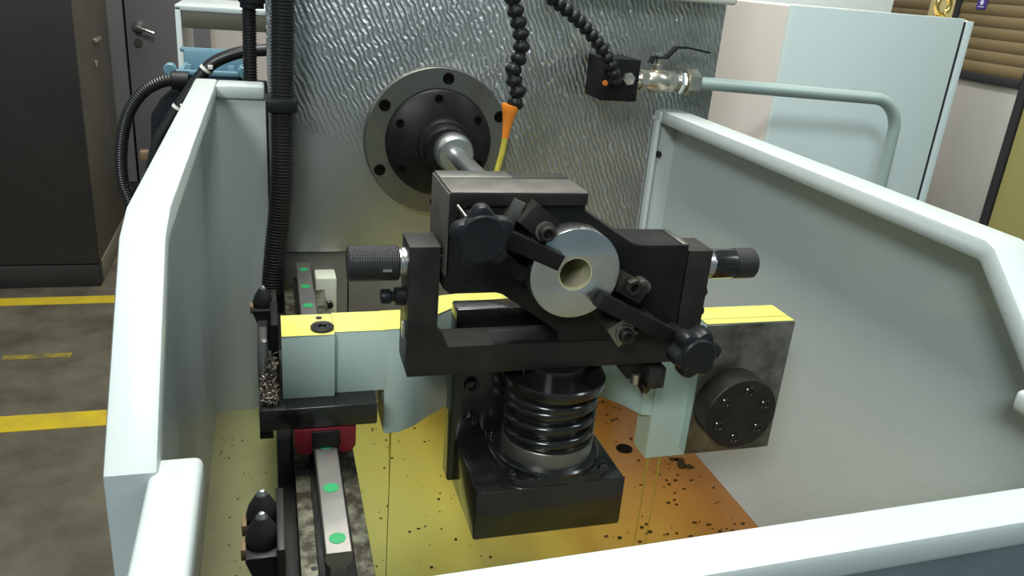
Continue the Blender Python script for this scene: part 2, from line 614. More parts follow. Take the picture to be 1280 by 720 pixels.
# side walls
wl = [(0.05, 0.79), (0.05, 1.385), (-0.70, 1.385), (-0.880, 1.252), (-0.880, 0.79)]
prism('side_wall', 'white', TUB, 'X', [wl], -0.1135, -0.107, 0)
wr = [(-0.0036, 0.79), (-0.0036, 1.372), (-0.780, 1.372), (-0.905, 1.250), (-1.02, 1.250), (-1.02, 0.79)]
prism('side_wall', 'white', TUB, 'X', [wr], 0.738, 0.745, 0)
# folded rims
prism('rim', 'white', TUB, 'X', [yz_band([(0.052, 1.398), (-0.70, 1.398), (-0.745, 1.387), (-0.888, 1.264), (-0.890, 0.80)], 0.024)], -0.114, -0.079, 0.004)
prism('rim', 'white', TUB, 'X', [yz_band([(-0.0036, 1.386), (-0.777, 1.386), (-0.790, 1.381), (-0.915, 1.258), (-1.01, 1.258)], 0.024)], 0.698, 0.749, 0.005)
# low front section
prism('front_rim', 'white', TUB, 'Z', [[(-0.086, -1.060), (0.742, -1.036), (0.742, -0.998), (-0.086, -1.021)]], 1.238, 1.262, 0.006)
box('front_rim', 'white', TUB, -0.086, -0.051, -1.03, -0.866, 1.238, 1.262, 0.006, 3)
box('front_rim', 'white', TUB, 0.694, 0.742, -1.01, -0.864, 1.238, 1.262, 0.006, 3)
prism('front_wall', 'white', TUB, 'Z', [[(-0.082, -1.048), (0.738, -1.026), (0.738, -1.019), (-0.082, -1.041)]], 0.79, 1.245, 0)
prism('front_apron', 'apron', TUB, 'Z', [[(-0.084, -1.053), (0.741, -1.031), (0.741, -1.0262), (-0.084, -1.0482)]], 0.35, 1.2378, 0.001)
box('front_side_wall', 'white', TUB, -0.082, -0.075, -1.045, -0.87, 0.79, 1.245, 0)
box('corner_web', 'white', TUB, -0.1125, -0.075, -0.886, -0.876, 0.79, 1.25, 0)
# back panels either side of the headstock
box('back_panel', 'white', TUB, -0.114, -0.004, 0.0, 0.008, 0.79, 1.385, 0)
box('rim', 'white', TUB, -0.0797, -0.005, -0.006, 0.052, 1.376, 1.3975, 0.004)
box('back_panel', 'white', TUB, 0.688, 0.742, -0.012, -0.0036, 0.79, 1.375, 0)
box('rim', 'white', TUB, 0.690, 0.6985, -0.030, -0.0036, 1.364, 1.3855, 0.004)
box('flange_strip', 'white', TUB, 0.688, 0.696, -0.028, -0.007, 0.80, 1.370, 0.002)
bx = lathe('panel_bolt', 'wetblack', TUB, (0.707, -0.012, 1.303), 'Y', [(0, -0.006), (0.005, -0.006), (0.0065, -0.003), (0.0065, 0), (0, 0)], 12)
# floor of the tub and plinth under it
box('tub_floor', 'tray', TUB, -0.118, 0.745, -1.045, 0.0, 0.785, 0.80, 0)
box('plinth', 'white', TUB, -0.07, 0.72, -0.98, 0.0, 0.0, 0.785, 0.01)

# oil lying on the tub floor
bm = new_bm()
nx, ny = 60, 60
rows = []
for j in range(ny + 1):
    row = []
    for i in range(nx + 1):
        x = -0.1065 + (0.7375 + 0.1065) * i / nx
        y = -1.036 + 1.036 * j / ny
        if y < -0.864:
            x = max(x, -0.0752)                                   # the tub narrows at its low front
        y = max(y, -1.0412 + 0.0268 * (x + 0.082))                # inner face of the front wall
        y = min(y, -0.0005 if x < 0.687 else -0.0118)             # headstock, back panel
        row.append(bm.verts.new((x, y, 0.8035 + 0.0006 * math.sin(9 * x + 5 * y) * math.cos(7 * y))))
    rows.append(row)
for j in range(ny):
    for i in range(nx):
        q = (rows[j][i], rows[j][i + 1], rows[j + 1][i + 1], rows[j + 1][i])
        f = bm.faces.new(q)
        if f.calc_area() < 1e-9:
            bm.faces.remove(f)
o = link('cutting_oil', bm, 'oil', None)
tag(o, 'amber cutting oil lying in a film on the tub floor', 'oil', kind='stuff')

# dark flakes in the oil
bm = new_bm()


def flake(x, y, r):
    n = random.randint(5, 8)
    ph = random.random() * 6
    e = random.uniform(.45, 1)
    vs_ = [bm.verts.new((x + r * random.uniform(.6, 1.2) * math.cos(2 * PI * k / n + ph), y + e * r * random.uniform(.6, 1.2) * math.sin(2 * PI * k / n + ph), 0.8047)) for k in range(n)]
    bm.faces.new(vs_)


for _ in range(150):
    flake(random.uniform(-0.1, 0.02), random.uniform(-0.75, -0.05), random.choice((.0008, .001, .0015, .002)))
for _ in range(110):
    flake(random.uniform(0.1, 0.35), random.uniform(-0.5, -0.08), random.choice((.001, .001, .0018, .0028)))
for _ in range(130):
    flake(random.uniform(0.45, 0.72), random.uniform(-0.55, -0.03), random.choice((.0012, .002, .003, .004)))
for x, y in ((0.70, -0.29), (0.693, -0.305), (0.687, -0.285), (0.706, -0.312)):
    flake(x, y, random.uniform(.008, .013))
for _ in range(30):
    flake(random.gauss(0.55, 0.03), random.gauss(-0.12, 0.03), random.choice((.002, .004)))
for _ in range(30):
    flake(random.gauss(0.62, 0.05), random.gauss(-0.5, 0.03), random.choice((.002, .004, .005)))
o = link('swarf_flakes', bm, 'dirt', None, smooth=0)
tag(o, 'small dark swarf flakes scattered over the tub floor', 'swarf', kind='stuff')
# drain hole in the tub floor
o = lathe('drain_hole', 'hole', TUB, (0.611, -0.238, 0.8), 'Z', [(0.011, 0.0044), (0.014, 0.0046), (0.0155, 0.0044), (0.0155, 0.001), (0.011, 0.001)], 24, True)
lathe('drain_pit', 'hole', TUB, (0.611, -0.238, 0.8), 'Z', [(0, 0.001), (0.0115, 0.001), (0.0115, 0.0043), (0, 0.0043)], 24)

# ================================================================== HEADSTOCK
HEAD = thing('headstock', 'grey steel machine headstock with hand-scraped front plate', 'machine', (0.4, 0.25, 0))
box('front_plate', 'scraped', HEAD, 0.0, 0.806, -0.004, 0.05, 1.113, 1.80, 0.002)
box('body', 'casting', HEAD, 0.02, 0.785, 0.05, 0.55, 0.0, 1.78, 0.01)
box('lower_casting', 'casting', HEAD, 0.0, 0.13, 0.0, 0.05, 0.0, 1.111, 0.002)
box('lower_casting', 'casting', HEAD, 0.132, 0.69, 0.0, 0.05, 0.0, 1.111, 0.002)
box('top_cover', 'creampaint', HEAD, 0.45, 0.803, -0.045, 0.2, 1.578, 1.63, 0.006, 3)
pad = box('mounting_pad', 'creampaint', HEAD, 0.071, 0.107, -0.046, 0.001, 0.96, 1.079, 0.003)
socket_screw(pad, (0.0938, -0.046, 1.03), 'Y', -1, 0.0073, 0.007, 'wetblack')

# ================================================================== SPINDLE
SX, SZ = 0.2807, 1.3177
SP = thing('spindle', 'black spindle nose with bolted steel flange ring and slim drill shank', 'spindle', (SX, 0, SZ))
lathe('flange_ring', 'flange', SP, (SX, 0, SZ), 'Y',
      [(0.0, 0.0), (0.127, 0.0), (0.127, -0.021), (0.125, -0.024), (0.092, -0.026), (0.092, -0.02), (0.0, -0.02)], 96)
for k, px in enumerate([(0.293, 1.426), (0.387, 1.365), (0.187, 1.378), (0.181, 1.268), (0.39, 1.26), (0.28, 1.212)]):
    socket_screw(SP, (px[0], -0.0245, px[1]), 'Y', -1, 0.0100, 0.0022, 'hole')
lathe('hub', 'black', SP, (SX, 0, SZ), 'Y',
      [(0.0, -0.018), (0.091, -0.018), (0.091, -0.033), (0.088, -0.036), (0.060, -0.044), (0.046, -0.050), (0.0, -0.050)], 72)
for k in range(6):
    a = math.radians(30 + 60 * k + 4)
    socket_screw(SP, (SX + 0.077 * math.cos(a), -0.0392, SZ + 0.077 * math.sin(a)), 'Y', -1, 0.0072, 0.0024, 'hole')
lathe('nose', 'black', SP, (SX + .004, 0, SZ), 'Y',
      [(0.0, -0.048), (0.046, -0.048), (0.046, -0.066), (0.044, -0.069), (0.040, -0.070), (0.040, -0.088), (0.037, -0.094), (0.0, -0.094)], 56)
lathe('collet', 'steel', SP, (SX + .010, 0, SZ), 'Y',
      [(0.0, -0.092), (0.032, -0.092), (0.033, -0.104), (0.031, -0.118), (0.027, -0.126), (0.016, -0.128), (0.0, -0.128)], 48)
tube('drill_shank', 'steel', SP, [(SX + .010, -0.12, SZ), (0.2895, -0.3, 1.320), (0.291, -0.606, 1.3244)], 0.0145, 24)
lathe('dark_drill_end', 'hole', SP, (0.291, 0, 1.3244), 'Y', [(0, -0.616), (0.0155, -0.612), (0.0155, -0.600), (0, -0.600)], 32)  # dark plug on the drill end; the deep bore's shade put into its colour

# ================================================================== GUIDE BED AND RAIL
BED = thing('guide_bed', 'narrow oil-stained machine bed beam standing in the tub', 'machine bed', (0.05, -0.45, 0.80))
prism('bed_beam', 'bedtop', BED, 'Z', [[(0.018, -0.93), (0.086, -0.93), (0.086, -0.0458), (0.0712, -0.0458), (0.0712, 0.0005), (0.018, 0.0005)]], 0.80, 1.058, 0.001)
box('cable_channel', 'black', BED, -0.001, 0.018, -0.93, -0.10, 0.80, 1.040, 0.002)
RAIL = prism('rail', 'rail', BED, 'Y', [[(0.0395, 1.0575), (0.0625, 1.0575), (0.0625, 1.068), (0.0585, 1.074), (0.0585, 1.081), (0.063, 1.087), (0.063, 1.0965),
                                          (0.062, 1.0975), (0.040, 1.0975), (0.039, 1.0965), (0.039, 1.087), (0.0435, 1.081), (0.0435, 1.074), (0.0395, 1.068)]], -0.789, -0.012, 0)
box('rail_footing', 'wetblack', BED, 0.0335, 0.0685, -0.80, -0.006, 1.057, 1.066, 0.001)
for y in (-0.769, -0.689, -0.609, -0.529, -0.449, -0.369, -0.289, -0.209, -0.129, -0.049):
    lathe('green_plug', 'plug', RAIL, (0.051, y, 1.0975), 'Z', [(0, 0.0004), (0.0078, 0.0004), (0.0078, -0.001), (0, -0.001)], 24)
for y in (-0.76, -0.83):
    lathe('dowel_hole', 'darkgap', BED, (0.030, y, 1.058), 'Z', [(0, 0.0004), (0.003, 0.0004), (0.003, -0.001), (0, -0.001)], 14)

# ================================================================== CARRIAGE
CAR = thing('rail_carriage', 'black carriage plate riding the steel rail on a red-sealed bearing block', 'carriage', (0.045, -0.55, 1.07))
box('saddle_plate', 'wetblack', CAR, -0.018, 0.107, -0.612, -0.465, 1.122, 1.148, 0.002)
prism('bearing_block', 'black', CAR, 'Y', [[(0.020, 1.085), (0.037, 1.085), (0.037, 1.099), (0.065, 1.099), (0.065, 1.085), (0.081, 1.085), (0.081, 1.1215), (0.020, 1.1215)]], -0.598, -0.49, 0.001)
prism('end_seal', 'red', CAR, 'Y', [[(0.0175, 1.098), (0.022, 1.090), (0.034, 1.089), (0.037, 1.093), (0.037, 1.098), (0.041, 1.1005), (0.061, 1.1005), (0.065, 1.098),
                                      (0.065, 1.093), (0.068, 1.089), (0.079, 1.090), (0.0835, 1.098), (0.0835, 1.1215), (0.0175, 1.1215)]], -0.613, -0.598, 0.001)
box('seal_cover', 'black', CAR, 0.036, 0.066, -0.6155, -0.612, 1.1, 1.119, 0.001)
box('trip_plate', 'black', CAR, -0.004, 0.004, -0.540, -0.47, 1.147, 1.215, 0.001)
box('trip_foot', 'black', CAR, -0.018, -0.004, -0.61, -0.59, 1.112, 1.123, 0.001)
prism('trip_cam', 'black', CAR, 'X', [[(-0.56, 1.147), (-0.47, 1.147), (-0.47, 1.19), (-0.50, 1.195), (-0.545, 1.165)]], -0.019, -0.008, 0.001)
lathe('trip_pin', 'steel', CAR, (-0.0115, -0.548, 1.182), 'Z', [(0, -0.036), (0.004, -0.036), (0.004, 0.018), (0.003, 0.019), (0, 0.019)], 14)

# swarf heaped on the carriage
bm = new_bm()
for _ in range(320):
    cx = random.uniform(-0.015, 0.001)
    cy = random.uniform(-0.604, -0.566 if cx < -0.004 else -0.548)
    cz = 1.149 + random.uniform(0, 0.034) * min(1, max(.15, (cy + .61) / .04)) * (1 if cx > -.01 else .6)
    r = random.uniform(0.0015, 0.0035)
    d = Vector((random.uniform(-1, 1), random.uniform(-1, 1), random.uniform(-.5, .5))).normalized()
    u = d.orthogonal().normalized(); w = d.cross(u)
    n = random.randint(5, 9)
    wid = random.uniform(.0008, .0018)
    prev = None
    for k in range(n):
        a = k * 0.75
        c = Vector((cx, cy, cz)) + (u * math.cos(a) + w * math.sin(a)) * r + d * ((k - n / 2) * .0009)
        e = c + d * wid
        for p in (c, e):
            p.z = max(p.z, 1.1479)
            p.x = min(p.x, 0.0066)
        cur = (bm.verts.new(c), bm.verts.new(e))
        if prev:
            bm.faces.new((prev[0], prev[1], cur[1], cur[0]))
        prev = cur
o = link('swarf_heap', bm, 'chip', None)
tag(o, 'heap of curled metal shavings on the edge of the black carriage plate', 'swarf', kind='stuff')

# ================================================================== SUPPORT ARM
ARM = thing('support_arm', 'mint green cantilever support arm with oil-yellowed top and bolted black hub', 'machine arm', (0.3, -0.56, 1.02))


def slab(name, front, back, z0, z1):
    """a casting drawn in plan, its top face a separate oil-wetted skin"""
    outline = front + back[::-1]
    o = prism(name, 'mint', ARM, 'Z', [outline], z0, z1, 0.002)
    cx = sum(p[0] for p in outline) / len(outline)
    bm = new_bm()
    f = bm.faces.new([bm.verts.new((x, y, z1 + 0.0004)) for x, y in outline])
    r = bmesh.ops.inset_region(bm, faces=[f], thickness=0.0015)
    bmesh.ops.delete(bm, geom=r['faces'], context='FACES')
    bmesh.ops.recalc_face_normals(bm, faces=bm.faces)
    link('oil_coat', bm, 'oiled_top', o, smooth=0)
    return o


box_pts = [(0.007, -0.590), (0.062, -0.590)]
cb = slab('clamp_block', box_pts, [(0.007, -0.534), (0.062, -0.534)], 1.1475, 1.223)
lathe('screw_seat', 'darkgap', cb, (0.050, -0.5735, 1.2234), 'Z', [(0.0085, -0.001), (0.0125, -0.001), (0.0125, 0.003), (0.011, 0.0045), (0.0085, 0.0035)], 28, True)
socket_screw(cb, (0.050, -0.5735, 1.2234), 'Z', 1, 0.0085, 0.0035, 'wetblack')
lathe('pin_hole', 'darkgap', cb, (0.048, -0.545, 1.2236), 'Z', [(0, 0.0006), (0.0035, 0.0006), (0.0035, -0.001), (0, -0.001)], 16)
slab('arm_root', [(0.0625, -0.583), (0.121, -0.583)], [(0.0625, -0.530), (0.121, -0.530)], 1.1475, 1.2225)
FR = [(0.118, -0.583), (0.136, -0.582), (0.155, -0.572), (0.180, -0.549), (0.215, -0.520), (0.250, -0.508), (0.30, -0.503), (0.35, -0.506), (0.385, -0.516), (0.412, -0.536), (0.432, -0.563), (0.445, -0.586), (0.457, -0.590)]
BK = [(0.118, -0.530), (0.142, -0.529), (0.165, -0.510), (0.198, -0.489), (0.24, -0.481), (0.30, -0.478), (0.36, -0.481), (0.40, -0.492), (0.43, -0.52), (0.445, -0.553), (0.457, -0.556)]
slab('arm_bow', FR, BK, 1.090, 1.223)
slab('arm_end', [(0.456, -0.592), (0.626, -0.592)], [(0.456, -0.556), (0.626, -0.556)], 1.028, 1.223)
PADO = slab('end_pad', [(0.503, -0.606), (0.626, -0.606)], [(0.503, -0.591), (0.626, -0.591)], 1.040, 1.223)
box('ground_face', 'darksteel', PADO, 0.5035, 0.6258, -0.6085, -0.6055, 1.041, 1.2225, 0.0005)
HX, HZ = 0.5525, 1.1140
HUB = lathe('hub', 'brownblack', ARM, (HX, 0, HZ), 'Y', [(0, -0.607), (0.0485, -0.607), (0.0485, -0.6395), (0.0470, -0.641), (0, -0.641)], 64)
for k in range(6):
    a = math.radians(83 - 60 * k)
    socket_screw(HUB, (HX + 0.0325 * math.cos(a), -0.6405, HZ + 0.0325 * math.sin(a)), 'Y', -1, 0.0068, 0.0028, 'wetblack')

# ================================================================== SPRING MOUNT
MT = thing('spring_mount', 'black oily L-shaped block carrying a coil spring column under the yoke', 'machine part', (0.29, -0.63, 1.015))
box('back_plate', 'wetblack', MT, 0.196, 0.383, -0.586, -0.558, 1.018, 1.246, 0.003)
prism('spacer', 'black', MT, 'Z', [[(0.245, -0.560), (0.355, -0.560), (0.355, -0.5068), (0.35, -0.5055), (0.325, -0.5040), (0.30, -0.5025), (0.275, -0.5050), (0.25, -0.5075), (0.245, -0.5090)]], 1.092, 1.20, 0)
box('housing', 'wetblack', MT, 0.203, 0.378, -0.696, -0.580, 1.015, 1.0775, 0.003)
CXY = (0.300, -0.636)
boss = [(CXY[0] + a, CXY[1] + b) for a, b in ((-0.045, -0.058), (0.045, -0.058), (0.062, -0.045), (0.066, 0.02), (0.060, 0.05), (-0.060, 0.05), (-0.066, 0.02), (-0.062, -0.045))]
prism('boss', 'wetblack', MT, 'Z', [boss], 1.07, 1.0865, 0.003)
lathe('clamp_ring', 'wetblack', MT, (*CXY, 0), 'Z', [(0.050, 1.086), (0.062, 1.086), (0.062, 1.0905), (0.060, 1.0925), (0.050, 1.0925)], 56, True)
lathe('base_collar', 'flange', MT, (*CXY, 0), 'Z', [(0, 1.086), (0.053, 1.086), (0.053, 1.1095), (0.052, 1.111), (0, 1.111)], 56)
lathe('sleeve', 'wetblack', MT, (*CXY, 0), 'Z', [(0, 1.11), (0.0455, 1.11), (0.0455, 1.127), (0.0465, 1.127), (0.0465, 1.129), (0.0455, 1.129), (0.0455, 1.18), (0, 1.18)], 56)
hel = []
for k in range(0, 4 * 40 + 1):
    t = k / 40
    zz = 1.1175 + (min(max(t - .5, 0), 2.6) * 0.0180)
    hel.append((CXY[0] + 0.0470 * math.cos(2 * PI * t), CXY[1] + 0.0470 * math.sin(2 * PI * t), zz))
tube('coil_spring', 'wetblack', MT, hel, 0.0062, 12)
lathe('top_flange', 'wetblack', MT, (*CXY, 0), 'Z', [(0, 1.168), (0.048, 1.168), (0.049, 1.176), (0.0575, 1.178), (0.0585, 1.180), (0.0585, 1.188), (0.057, 1.1895), (0.036, 1.1895), (0.036, 1.2035), (0, 1.2035)], 56)
for px in ((0.218, 1.15), (0.222, 1.195), (0.22, 1.105)):
    socket_screw(MT, (px[0], -0.586, px[1]), 'Y', -1, 0.0085, 0.008, 'wetblack')
for a, b in ((-0.058, 0.035), (0.058, 0.035), (-0.055, -0.045), (0.055, -0.045)):
    socket_screw(MT, (CXY[0] + a * .98, CXY[1] + b, 1.0865), 'Z', 1, 0.0048, 0.004, 'wetblack')

# ================================================================== YOKE
YK = thing('pivot_yoke', 'black U-shaped yoke with a knurled pivot pin through each upright', 'machine part', (0.294, -0.637, 1.2035))
prism('frame', 'brownblack', YK, 'Y', [[(0.130, 1.2035), (0.452, 1.2035), (0.4605, 1.211), (0.4605, 1.337), (0.431, 1.337), (0.431, 1.236), (0.172, 1.236), (0.159, 1.248),
                                          (0.159, 1.3455), (0.128, 1.3455), (0.128, 1.212), (0.130, 1.2035)][:-1]], -0.660, -0.614, 0.0012)
box('slot_pocket', 'darkgap', YK, 0.222, 0.28, -0.652, -0.622, 1.2355, 1.2364, 0)
lp = lathe('pivot_pin', 'knurled', YK, (0, -0.635, 1.3205), 'X', [(0, 0.0705), (0.0165, 0.0705), (0.018, 0.072), (0.018, 0.1195), (0.0165, 0.121), (0, 0.121)], 48)
lathe('collar', 'steel', lp, (0, -0.635, 1.3205), 'X', [(0, 0.12), (0.0145, 0.12), (0.0145, 0.1235), (0.016, 0.124), (0.016, 0.128), (0, 0.128)], 36)
lathe('shaft', 'steel', lp, (0, -0.635, 1.3205), 'X', [(0, 0.127), (0.008, 0.127), (0.008, 0.168), (0, 0.168)], 24)
box('index_mark', 'steel', lp, 0.1035, 0.112, -0.6555, -0.6525, 1.3185, 1.3205, 0)
rp = lathe('pivot_pin', 'knurled', YK, (0, -0.635, 1.3125), 'X', [(0, 0.5015), (0.0175, 0.5015), (0.0175, 0.5265), (0.016, 0.528), (0, 0.528)], 48)
lathe('sleeve', 'wetblack', rp, (0, -0.635, 1.3125), 'X', [(0, 0.474), (0.0165, 0.474), (0.017, 0.476), (0.017, 0.502), (0, 0.502)], 48)
lathe('collar', 'steel', rp, (0, -0.635, 1.3125), 'X', [(0, 0.460), (0.0155, 0.460), (0.0155, 0.4745), (0, 0.4745)], 36)
lathe('shaft', 'steel', rp, (0, -0.635, 1.3125), 'X', [(0, 0.42), (0.008, 0.42), (0.008, 0.461), (0, 0.461)], 24)
lk = lathe('lock_screw', 'plastic', YK, (0, -0.640, 1.2865), 'X', [(0, 0.1035), (0.0068, 0.1035), (0.0078, 0.105), (0.0078, 0.113), (0.0055, 0.114), (0.0055, 0.1165), (0.0095, 0.1175), (0.0095, 0.1285), (0, 0.1285)], 24)
for z in (1.281, 1.258):
    lathe('lock_screw', 'plastic', YK, (0, -0.640, z), 'X', [(0, 0.4600), (0.0065, 0.4600), (0.0065, 0.4695), (0.005, 0.4715), (0, 0.4715)], 20)
box('index_tab', 'steel', YK, 0.1245, 0.1285, -0.652, -0.645, 1.245, 1.262, 0.0005)
nz = prism('nozzle_bracket', 'black', YK, 'Y', [[(0.366, 1.2045), (0.4255, 1.2045), (0.4255, 1.192), (0.385, 1.179)]], -0.650, -0.625, 0.001)
box('nozzle_body', 'wetblack', nz, 0.4035, 0.4255, -0.664, -0.635, 1.172, 1.1985, 0.002)
lathe('nozzle_tip', 'wetblack', nz, (0.4095, -0.648, 0), 'Z', [(0, 1.158), (0.0045, 1.160), (0.009, 1.168), (0.010, 1.174), (0, 1.174)], 18)
lathe('drip_pin', 'brass', nz, (0.4095, -0.648, 0), 'Z', [(0, 1.153), (0.002, 1.154), (0.002, 1.159), (0, 1.159)], 10)
lathe('side_jet', 'brass', nz, (0.3945, -0.650, 0), 'Z', [(0, 1.174), (0.005, 1.174), (0.0055, 1.186), (0, 1.186)], 12)

# ================================================================== SWIVEL PLATE
SW = thing('swivel_plate', 'black stepped clamping plate hung between the uprights of the yoke', 'machine part', (0.294, -0.63, 1.238))
DX, DZ = 0.2912, 1.3244
outl = [(0.166, 1.402), (0.303, 1.402), (0.304, 1.383), (0.340, 1.3605), (0.362, 1.3475), (0.372, 1.3455), (0.4275, 1.345), (0.4275, 1.240), (0.420, 1.2375), (0.290, 1.2375),
        (0.2885, 1.248), (0.282, 1.2545), (0.224, 1.2945), (0.217, 1.2965), (0.169, 1.2965), (0.1625, 1.302), (0.1625, 1.402)]
prism('plate', 'black', SW, 'Y', [outl[:-1] + [outl[-1]], circle(DX, DZ, 0.0205, 40)], -0.664, -0.606, 0.0015)
bm = bm_lathe(new_bm(), (DX, 0, DZ), 'Y', [(0.0165, -0.6640), (0.0203, -0.6640), (0.0203, -0.607), (0.0165, -0.607)], 48, True)
link('bore_bush', bm, 'oilbore_sheen', SW)
box('top_block', 'brownblack', SW, 0.1625, 0.3035, -0.607, -0.584, 1.352, 1.4025, 0.0015)
prism('top_lip', 'brownblack', SW, 'Y', [[(0.1625, 1.402), (0.303, 1.402), (0.303, 1.3905), (0.183, 1.3895), (0.173, 1.384), (0.1705, 1.374), (0.1625, 1.37)]], -0.670, -0.662, 0.001)
box('lit_top_skin', 'littop', SW, 0.1635, 0.3030, -0.6695, -0.6150, 1.4015, 1.4032, 0.0005)  # skin coloured lighter where light falls on the plate's top
box('lit_side_skin', 'littop', SW, 0.1613, 0.1630, -0.6690, -0.5860, 1.318, 1.4015, 0.0005)  # skin coloured lighter where light from the left meets the side
box('lit_top_strip', 'flange', SW, 0.1640, 0.240, -0.6135, -0.5850, 1.4022, 1.4036, 0.0003)  # paler strip painting in the unshadowed part of the top
box('edge_shim', 'flange', SW, 0.4205, 0.4275, -0.664, -0.612, 1.3445, 1.3462, 0.0003)
# upper left clamp
f1 = prism('clamp_finger', 'black', SW, 'Y', [bar2((0.196, 1.3745), (0.2690, 1.3415), 0.0165)], -0.7045, -0.6895, 0.001)
box('finger_foot', 'black', f1, 0.226, 0.243, -0.692, -0.660, 1.352, 1.364, 0.001)
k1 = prism('star_knob', 'plastic', SW, 'Y', [star(0.1825, 1.3765, 0.0305, 5, 0.0080, ph=math.radians(96))], -0.731, -0.712, 0.006)
lathe('knob_boss', 'plastic', k1, (0.1815, 0, 1.3765), 'Y', [(0, -0.660), (0.010, -0.660), (0.010, -0.705), (0.013, -0.713), (0, -0.713)], 24)
lathe('knob_face', 'plastic', k1, (0.1815, 0, 1.3765), 'Y', [(0, -0.7325), (0.021, -0.7325), (0.0225, -0.731), (0.0225, -0.725), (0, -0.725)], 36)
h1 = prism('screw_block', 'brownblack', SW, 'Y', [rot_rect(0.2475, 1.3785, 0.030, 0.026, math.radians(-40))], -0.688, -0.662, 0.001)
prism('washer', 'darksteel', h1, 'Y', [circle(0.2545, 1.3695, 0.0105, 24)], -0.6905, -0.688, 0.0005)
socket_screw(h1, (0.2545, -0.690, 1.3695), 'Y', -1, 0.0078, 0.009, 'brownblack')
prism('rest_block', 'black', SW, 'Y', [rot_rect(0.2268, 1.3305, 0.030, 0.015, math.radians(-33))], -0.688, -0.662, 0.001)
prism('rest_block', 'darksteel', SW, 'Y', [rot_rect(0.226, 1.384, 0.012, 0.026, math.radians(-24))], -0.676, -0.662, 0.001)
tube('spring_pin', 'flange', SW, [(0.1655, -0.690, 1.3960), (0.1720, -0.700, 1.3880)], 0.0016, 8)

# lower right clamp
f2 = prism('clamp_finger', 'black', SW, 'Y', [bar2((0.3155, 1.3005), (0.408, 1.2535), 0.0160)], -0.7045, -0.6895, 0.001)
box('finger_foot', 'black', f2, 0.366, 0.385, -0.692, -0.660, 1.258, 1.275, 0.001)
tube('finger_rod', 'steel', f2, [(0.395, -0.697, 1.2605), (0.4215, -0.697, 1.2475)], 0.0045, 12)
k2 = prism('star_knob', 'plastic', SW, 'Y', [star(0.4215, 1.2460, 0.0285, 6, 0.0055, ph=math.radians(10))], -0.731, -0.706, 0.0065)
lathe('knob_face', 'plastic', k2, (0.4215, 0, 1.2460), 'Y', [(0, -0.733), (0.0175, -0.733), (0.0195, -0.7312), (0.0195, -0.725), (0, -0.725)], 36)
lathe('knob_boss', 'plastic', k2, (0.4215, 0, 1.2460), 'Y', [(0, -0.662), (0.010, -0.662), (0.010, -0.700), (0.013, -0.707), (0, -0.707)], 24)
h2 = prism('screw_block', 'flange', SW, 'Y', [rot_rect(0.3525, 1.2575, 0.027, 0.026, math.radians(36))], -0.688, -0.662, 0.001)
prism('washer', 'darksteel', h2, 'Y', [circle(0.3545, 1.2555, 0.0105, 24)], -0.6905, -0.688, 0.0005)
socket_screw(h2, (0.3545, -0.690, 1.2555), 'Y', -1, 0.0082, 0.009, 'brownblack')
prism('rest_block', 'brownblack', SW, 'Y', [rot_rect(0.356, 1.306, 0.032, 0.020, math.radians(-28))], -0.690, -0.662, 0.001)
prism('hex_nut', 'brownblack', SW, 'Y', [hexagon(0.354, 1.311, 0.009, 0.3), circle(0.354, 1.311, 0.0045, 16)], -0.698, -0.689, 0.0006)
lathe('lock_ring', 'darksteel', SW, (0.3745, 0, 1.3045), 'Y', [(0.0035, -0.680), (0.0070, -0.680), (0.0070, -0.672), (0.0070, -0.663), (0.0035, -0.663)], 18, True)

# ================================================================== WORKPIECE DISC
o = prism('steel_ring', 'steel', None, 'Y', [circle(DX, DZ, 0.0475, 96), circle(DX, DZ, 0.0178, 56)], -0.6885, -0.6635, 0.0008)
RING = o
bm = bm_lathe(new_bm(), (DX, 0, DZ), 'Y', [(0.0165, -0.6880), (0.0180, -0.6880), (0.0180, -0.6645), (0.0165, -0.6645)], 48, True)
link('bore_sleeve', bm, 'oilbore_sheen', RING)  # lining added to carry the bore's reflection in its colour
tag(o, 'bright turned steel ring with a central bore clamped on the swivel plate', 'ring')

# ================================================================== SENSOR BRACKETS
def sensor_bracket(y_tip, z, cones, label):
    T = thing('sensor_bracket', label, 'bracket', (-0.012, y_tip, z - 0.09), 'sensor brackets along the bed')
    y0 = y_tip - 0.034 * (cones - 1) - 0.022
    y1 = y_tip + 0.018
    sh = box('shelf', 'plastic', T, -0.030, 0.0, y0, y1, z - 0.006, z, 0.001)
    prism('gusset', 'plastic', T, 'Y', [[(-0.030, z - 0.005), (0.0, z - 0.005), (0.0, z - 0.075), (-0.006, z - 0.075)]], y0, y1, 0.001)
    box('back_strip', 'brownblack', T, -0.003, 0.004, y0 - 0.012, y1 + 0.006, z - 0.055, z + 0.016, 0.001)
    for k in range(cones):
        y = y_tip - 0.034 * k
        c = lathe('sensor_head', 'rubber', T, (-0.0155, y, z), 'Z', [(0, 0), (0.0148, 0), (0.0150, 0.006), (0.0125, 0.015), (0.0075, 0.024), (0.0055, 0.027), (0, 0.027)], 28)
        lathe('plunger', 'steel', c, (-0.0155, y, z), 'Z', [(0, 0.026), (0.0045, 0.026), (0.0042, 0.029), (0.0025, 0.0315), (0, 0.032)], 18)
        box('clip_nut', 'wood', T, -0.034, -0.0295, y - 0.014, y + 0.004, z - 0.008, z + 0.004, 0.001)


sensor_bracket(-0.735, 1.103, 2, 'bracket with two black cone-shaped sensors beside the rail end')
sensor_bracket(-0.215, 1.103, 1, 'bracket with one black cone-shaped sensor beside the corrugated conduit')


